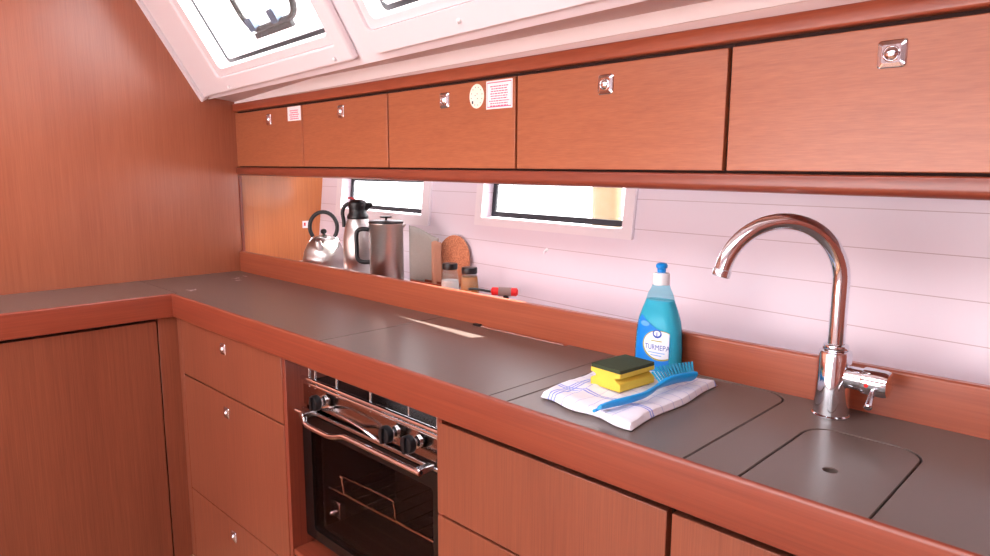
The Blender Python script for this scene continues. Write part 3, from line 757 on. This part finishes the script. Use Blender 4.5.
def bshell(bm, zs, inset=0):
    rings = []
    for z in zs:
        k = sec(z); a, b = BA*k-inset, BB*min(1, k*1.15)-inset
        if k < .45: b = a = a+(b-a)*max(0, (k-.30)/.15)*.5
        rings.append([bm.verts.new(bc+V((a*se(2*PI*i/48)[0], b*se(2*PI*i/48)[1], z))) for i in range(48)])
    for A, B in zip(rings, rings[1:]):
        for i in range(48): bm.faces.new((A[i], A[(i+1) % 48], B[(i+1) % 48], B[i]))
    bm.faces.new(list(reversed(rings[0]))); bm.faces.new(rings[-1]); bmesh.ops.recalc_face_normals(bm, faces=bm.faces)
bm = NB(); bshell(bm, [0, .003, .007, .012, .03, .056, .072, .088, .104, .119, .131, .142, .152, .160, .168, .175, .182, .188, .195, .199]); obj('bottle_body', bm, M['bottle_clear'], t, smooth=True)
bm = NB(); bshell(bm, [.002, .007, .012, .03, .056, .072, .088, .104, .119, .131, .142, .152, .160, .163], .0014); obj('liquid', bm, M['liquid'], t, smooth=True)
bm = NB(); lathe(bm, [(.018, .1965), (.0185, .198), (.0185, .220), (.0165, .223), (.010, .2235)], bc, n=30); obj('cap', bm, M['white_plastic'], t, smooth=True)
bm = NB(); lathe(bm, [(.009, .2238), (.0095, .232), (.0125, .235), (.0130, .240), (.010, .244), (.004, .2455)], bc, n=24); obj('nozzle', bm, M['cap_blue'], t, smooth=True)
def patch(name, poly, mat, off, parent):
    """flat shape wrapped on the front of the bottle"""
    bm = NB(); vs = []
    pts = [V((p[0], p[1], 0)) for p in poly]
    b2 = NB(); f = b2.faces.new([b2.verts.new(p) for p in pts])
    xs = [p[0] for p in poly]; zs = [p[1] for p in poly]
    for k in range(1, 24):
        x = min(xs)+(max(xs)-min(xs))*k/24
        bmesh.ops.bisect_plane(b2, geom=b2.verts[:]+b2.edges[:]+b2.faces[:], plane_co=(x, 0, 0), plane_no=(1, 0, 0))
    for k in range(1, 20):
        z = min(zs)+(max(zs)-min(zs))*k/20
        bmesh.ops.bisect_plane(b2, geom=b2.verts[:]+b2.edges[:]+b2.faces[:], plane_co=(0, z, 0), plane_no=(0, 1, 0))
    for v in b2.verts: v.co = bsurf(v.co.x, v.co.y, off)
    return obj(name, b2, mat, parent, smooth=True)
lab = patch('label', [(-.045, .006), (.041, .006), (.041, .092), (.030, .098), (.010, .104), (-.010, .116), (-.030, .130), (-.040, .112)], M['label_blue'], .0006, t)
lab['label'] = 'blue and white printed front label'
el = lambda cx0, cz0, a, b, n=36: [(cx0+a*math.cos(2*PI*k/n), cz0+b*math.sin(2*PI*k/n)) for k in range(n)]
def clipx(poly, xm): return [(min(x, xm), z) for x, z in poly]
patch('label_rim', clipx(el(.020, .066, .042, .034), .0405), M['ink_gold'], .0009, lab)
patch('label_field', clipx(el(.021, .067, .040, .0315), .0408), M['label_white'], .0012, lab)
patch('label_swoosh', el(-.018, .111, .012, .006), M['label_light'], .0010, lab)
patch('emblem', el(.014, .092, .011, .0095), M['ink_blue'], .0014, lab)
patch('emblem_ring', el(.014, .093, .0075, .006), M['label_white'], .0016, lab)
patch('emblem_anchor', [(.0125, .0885), (.014, .0865), (.0155, .0885), (.0148, .097), (.0132, .097)], M['ink_blue'], .0018, lab)
bm = NB(); text_mesh(bm, 'TURMEPA', .0165, lambda x, y: bsurf(x*.82+.014, y+.056, .0015)); obj('print', bm, M['ink_blue'], lab)
for (z, a, b) in ((.076, .000, .026), (.0495, -.006, .033), (.0435, .000, .026)):
    bm = NB(); h = .0020 if z > .06 else .0016
    top_r = [bm.verts.new(bsurf(a+(b-a)*k/16, z+h/2, .0016)) for k in range(17)]; bot_r = [bm.verts.new(bsurf(a+(b-a)*k/16, z-h/2, .0016)) for k in range(17)]
    for k in range(16): bm.faces.new((bot_r[k], bot_r[k+1], top_r[k+1], top_r[k]))
    obj('small_print', bm, M['ink_gold'] if z > .06 else M['label_light'], lab)

# ------------------------------------------------------------------ things on the shelf
S0 = SH
# kettle
kc = V((.402, .63, S0))
t = thing('kettle', 'round brushed steel kettle with an arched black handle, next to the wooden side panel', 'kettle', kc)
kp = [(.080, -.0168), (.088, -.012), (.0905, .02), (.089, .045), (.082, .075), (.068, .103), (.050, .123), (.037, .131)]
bm = NB(); lathe(bm, kp, kc, n=48); obj('kettle_body', bm, M['steel'], t, smooth=True)
bm = NB(); lathe(bm, [(.037, .1315), (.036, .134), (.022, .139), (.006, .141)], kc, n=32); ld = obj('lid', bm, M['steel'], t, smooth=True)
bm = NB(); lathe(bm, [(.006, .1415), (.006, .145), (.012, .149), (.0135, .157), (.009, .164), (.003, .166)], kc, n=20); obj('lid_knob', bm, M['black_plastic'], ld, smooth=True)
vr = V((.713, .701, 0))
hpts = []
for k in range(25):
    a = math.radians(-38)+math.radians(256)*k/24
    hpts.append(kc+V((0, 0, .173))+vr*(.058*math.cos(a))+V((0, 0, .064*math.sin(a))))
bm = NB(); tube(bm, hpts, .0085, 14); obj('handle', bm, M['black_plastic'], t, smooth=True)
for s in (-1, 1):
    bm = NB(); tube(bm, [kc+vr*(.060*s)+V((0, 0, .112)), kc+vr*(.047*s)+V((0, 0, .131))], .006, 10)
    obj('handle_mount', bm, M['satin'], t, smooth=True)
sd = V((.70, -.71, 0))
bm = NB(); tube(bm, [kc+sd*.066+V((0, 0, .09)), kc+sd*.088+V((0, 0, .112)), kc+sd*.10+V((0, 0, .128))], .012, 14, rs=[.017, .013, .011]); obj('spout', bm, M['steel'], t, smooth=True)
# thermos
tcn = V((.672, .62, S0))
t = thing('thermos_jug', 'tall steel vacuum jug with black pouring top and red button, behind the coffee press', 'thermos', tcn)
bm = NB(); lathe(bm, [(.058, -.0168), (.0605, -.013), (.0605, .115), (.058, .150), (.052, .185), (.044, .212), (.040, .222)], tcn, n=48); obj('jug_body', bm, M['steel'], t, smooth=True)
bm = NB(); lathe(bm, [(.0405, .2225), (.042, .228), (.041, .236), (.034, .247), (.034, .262), (.037, .274), (.036, .286), (.027, .295), (.010, .299)], tcn, n=36); tp = obj('pouring_top', bm, M['black_plastic'], t, smooth=True)
bm = NB(); tube(bm, [tcn+vr*.028+V((0, 0, .268)), tcn+vr*.046+V((0, 0, .275)), tcn+vr*.058+V((0, 0, .279))], .01, 12, rs=[.016, .012, .007]); obj('spout', bm, M['black_plastic'], tp, smooth=True)
bm = NB(); tube(bm, [tcn-vr*.006+V((0, 0, .295)), tcn-vr*.024+V((0, 0, .304)), tcn-vr*.036+V((0, 0, .303))], .0065, 10, flat=.6); obj('red_button', bm, M['red'], tp, smooth=True, label='red thumb button')
bm = NB(); tube(bm, smooth_path([tcn-vr*.034+V((0, 0, .282)), tcn-vr*.052+V((0, 0, .270)), tcn-vr*.060+V((0, 0, .245)), tcn-vr*.056+V((0, 0, .215)), tcn-vr*.0555+V((0, 0, .190))], 5), .0075, 12); obj('handle', bm, M['black_plastic'], t, smooth=True)
# coffee press
pc = V((.923, .57, S0))
t = thing('coffee_press', 'straight-sided steel coffee press with flat black lid and looped black handle', 'coffee pot', pc)
bm = NB(); lathe(bm, [(.060, -.0168), (.0615, -.013), (.0615, .217), (.0625, .219), (.0625, .222)], pc, n=56); obj('press_body', bm, M['steel'], t, smooth=True)
bm = NB(); lathe(bm, [(.0635, .2222), (.0635, .228), (.058, .2305), (.012, .232)], pc, n=40); ld = obj('lid', bm, M['black_plastic'], t, smooth=True)
bm = NB(); lathe(bm, [(.004, .2322), (.004, .240), (.022, .2415), (.023, .244), (.020, .247), (.006, .248)], pc, n=28); obj('plunger_knob', bm, M['black_plastic'], ld, smooth=True)
bm = NB(); a0 = pc+vr*.060+V((0, 0, .215)); tube(bm, [a0, a0+vr*.010+V((0, 0, .002))], .008, 10, rs=[.011, .004]); obj('pouring_lip', bm, M['steel'], t, smooth=True)
hp = [pc-vr*.0625+V((0, 0, .198)), pc-vr*.085+V((0, 0, .200)), pc-vr*.103+V((0, 0, .194)), pc-vr*.109+V((0, 0, .175)), pc-vr*.109+V((0, 0, .125)), pc-vr*.106+V((0, 0, .092)), pc-vr*.090+V((0, 0, .080)), pc-vr*.0625+V((0, 0, .079))]
bm = NB(); tube(bm, smooth_path(hp, 6), .0082, 12); obj('handle', bm, M['black_plastic'], t, smooth=True)
# pot holders
def pad(name, cpos, along, width, thick, hl, hr, mat, label, lean=0):
    along = V((along[0], along[1], 0)).normalized(); nr = V((along.y, -along.x, 0)); bm = NB(); nx, nz = 22, 22; L = []
    for side in (1, -1):
        g = []
        for j in range(nz+1):
            row = []
            for i in range(nx+1):
                a, b = i/nx, j/nz; h = hl+(hr-hl)*a
                e = max(abs(2*a-1), abs(2*b-1)); th = thick/2*math.sqrt(max(.0, 1-e**8))+.0004
                th += mnoise.noise(V((a*6, b*6, side)))*.0022*(1-e)+.0009*math.cos(a*22)*math.cos(b*30)*(1-e**4)
                row.append(bm.verts.new(V(cpos)+along*(a-.5)*width+nr*(side*th+lean*b*h)+V((0, 0, b*h+.0005+.004*math.sin(a*5)*b))))
            g.append(row)
        L.append(g)
        for j in range(nz):
            for i in range(nx): bm.faces.new((g[j][i], g[j][i+1], g[j+1][i+1], g[j+1][i]))
    A, B = L
    rm = [(0, i) for i in range(nx)]+[(j, nx) for j in range(nz)]+[(nz, nx-i) for i in range(nx)]+[(nz-j, 0) for j in range(nz)]
    for k in range(len(rm)):
        (j, i), (j2, i2) = rm[k], rm[(k+1) % len(rm)]
        bm.faces.new((A[j][i], A[j2][i2], B[j2][i2], B[j][i]))
    bmesh.ops.recalc_face_normals(bm, faces=bm.faces)
    return tag(obj(name, bm, mat, at=cpos, smooth=True), label, 'pot holder')
pad('pot_holder', (1.022, .664, SF), (.74, .67), .108, .034, .231, .188, M['cloth_grey'], 'large grey quilted pot holder standing upright beside the steel coffee press')
pad('pot_holder', (1.096, .660, SF), (.35, .94), .036, .018, .176, .178, M['cloth_brown'], 'narrow brown-edged pot holder standing between the grey one and the cork trivet')
# trivet
tv = V((1.112, .839-.098*1.105+.11*.115-.022, .0)); nrm = V((-.098, -1, .16)).normalized()
bm = NB(); lathe(bm, [(.0965, -.005), (.099, -.003), (.099, .003), (.0965, .005)], V((tv.x, tv.y, SF+.0990)), nrm, 56)
tag(obj('trivet', bm, M['cork'], at=(tv.x, tv.y, S0), smooth=True), 'round cork trivet leaning against the white hull lining', 'trivet')
# jars
def jar(c, label, fill, fh):
    c = V(c); t = thing('spice_jar', label, 'jar', c, 'spice jars on the shelf')
    bm = NB(); lathe(bm, [(.0310, -.0165), (.0335, -.012), (.0310, .030), (.0275, .066), (.0235, .080), (.0235, .082)], c, n=32); obj('jar_glass', bm, M['jar_glass'], t, smooth=True)
    bm = NB(); lathe(bm, [(.0300, -.014), (.0315, -.010), (.0292, .030), (.0292-.0033*(fh-.03)/.036 if fh > .03 else .0292, fh)], c, n=28); obj('contents', bm, fill, t, smooth=True)
    bm = NB(); lathe(bm, [(.0250, .0822), (.0258, .084), (.0258, .099), (.0245, .102), (.010, .1025)], c, n=32); obj('lid', bm, M['black_plastic'], t, smooth=True)
jar((1.235, .60, S0), 'glass jar of white salt with black lid in front of the cork trivet', M['salt'], .045)
jar((1.352, .58, S0), 'glass jar of light brown spice with black lid, right of the salt jar', M['spice'], .072)
# tray
bm = NB(); plate(bm, rrect(1.0, .612, 1.19, .660, .01), [rrect(1.006, .618, 1.184, .654, .008)], SF+.004, SF+.036, XY); plate(bm, rrect(1.0, .612, 1.19, .660, .01), [], SF+.0002, SF+.004, XY)
tag(obj('tray', bm, M['solid_x'], at=(1.1, .64, S0)), 'small shallow wooden tray in front of the pot holders', 'tray')
# can opener
oc = V((1.492, .60, S0+.037))
t = thing('can_opener', 'kitchen tool with red and grey grips lying right of the spice jars', 'utensil', (1.50, .60, S0))
d1 = V((.80, .60, -.02)).normalized()
bm = NB(); tube(bm, [oc-d1*.044, oc-d1*.040, oc+d1*.036, oc+d1*.041], .011, 14, rs=[.006, .0125, .0135, .007]); obj('grip', bm, M['red'], t, smooth=True)
bm = NB(); tube(bm, [oc-d1*.020, oc+d1*.020], .0142, 16); obj('grip_band', bm, M['grey_band'], t, smooth=True)
bm = NB(); tube(bm, [oc-d1*.043-V((0, 0, .002)), oc-d1*.09+V((0, 0, .004)), oc-d1*.115+V((0, 0, .004))], .004, 8); tube(bm, [V((1.40, .56, SF+.012)), V((1.50, .60, SF+.014)), V((1.56, .60, SF+.012))], .0115, 10); tube(bm, [V((1.50, .60, SF+.018)), V((1.495, .60, S0+.026))], .009, 10)
obj('blade', bm, M['black_plastic'], t, smooth=True)
# small hook on hull lining
hk = hull(1.571, .201, .0005)
bm = NB(); lathe(bm, [(.006, 0), (.006, .002), (.003, .004), (.0025, .010)], hk, (0, -1, 0), 14); tube(bm, smooth_path([hk+V((0, -.010, 0)), hk+V((0, -.015, -.004)), hk+V((0, -.014, -.012)), hk+V((.003, -.018, -.006))], 4), .0016, 8)
tag(obj('wall_hook', bm, M['white_plastic'], at=hk, smooth=True), 'tiny white hook on the hull lining below the second window', 'hook')
# switch on side panel
t = thing('light_switch', 'small white switch plate with a red mark on the wooden side panel behind the kettle', 'switch', (-.0055, .79, .17))
bm = NB(); box(bm, -.0058, .765, .172, -.0025, .812, .206); obj('switch_plate', bm, M['white_plastic'], t, bevel=.001)
bm = NB(); box(bm, -.0024, .772, .183, -.0016, .780, .198); box(bm, -.0024, .798, .180, -.0016, .806, .200); obj('red_mark', bm, M['red_dot'], t)
# fender outside
yc = V((1.373, 1.30, .33))
t = thing('boat_fender', 'yellow cylinder fender hanging outside, seen through the second hull window', 'fender', yc)
bm = NB(); lathe(bm, [(.012, -.26), (.03, -.25), (.052, -.215), (.058, -.17), (.058, .17), (.052, .215), (.03, .25), (.012, .26)], yc, n=28); obj('fender_body', bm, M['yellow_fender'], t, smooth=True)
bm = NB(); tube(bm, [yc+V((0, 0, .262)), yc+V((0, 0, .7))], .006, 8); obj('rope', bm, M['white_plastic'], t)

# ------------------------------------------------------------------ light
w = bpy.data.worlds.new('World'); bpy.context.scene.world = w; w.use_nodes = True
n = w.node_tree.nodes; l = w.node_tree.links; bg = n['Background']
bg.inputs[0].default_value = (.99, .965, 1.0, 1); bg.inputs[1].default_value = 6.4
sun = bpy.data.lights.new('sun', 'SUN'); sun.energy = 42; sun.angle = .009; sun.color = (1, .96, .9)
so = bpy.data.objects.new('sun', sun); C.objects.link(so)
sdv = V((-.188, -.39, -.355)); so.rotation_euler = sdv.to_track_quat('-Z', 'Y').to_euler()

# ------------------------------------------------------------------ camera
cam = bpy.data.cameras.new('camera'); co = bpy.data.objects.new('camera', cam); C.objects.link(co)
cam.sensor_width = 36; cam.lens = 686.37/990*36; cam.clip_start = .02; cam.clip_end = 200
yaw, pit, roll = .776580, -.153760, .003756
co.location = (2.950296, -.928800, .442567+OZ)
fw = V((-math.sin(yaw)*math.cos(pit), math.cos(yaw)*math.cos(pit), math.sin(pit))); r0 = V((math.cos(yaw), math.sin(yaw), 0)); u0 = r0.cross(fw)
r2 = math.cos(roll)*r0+math.sin(roll)*u0; u2 = -math.sin(roll)*r0+math.cos(roll)*u0
co.rotation_euler = Matrix((r2, u2, -fw)).transposed().to_euler()
sc = bpy.context.scene; sc.camera = co
sc.view_settings.view_transform = 'Standard'; sc.view_settings.look = 'None'; sc.view_settings.gamma = 1; sc.view_settings.use_curve_mapping = False
sc.view_settings.exposure = 0
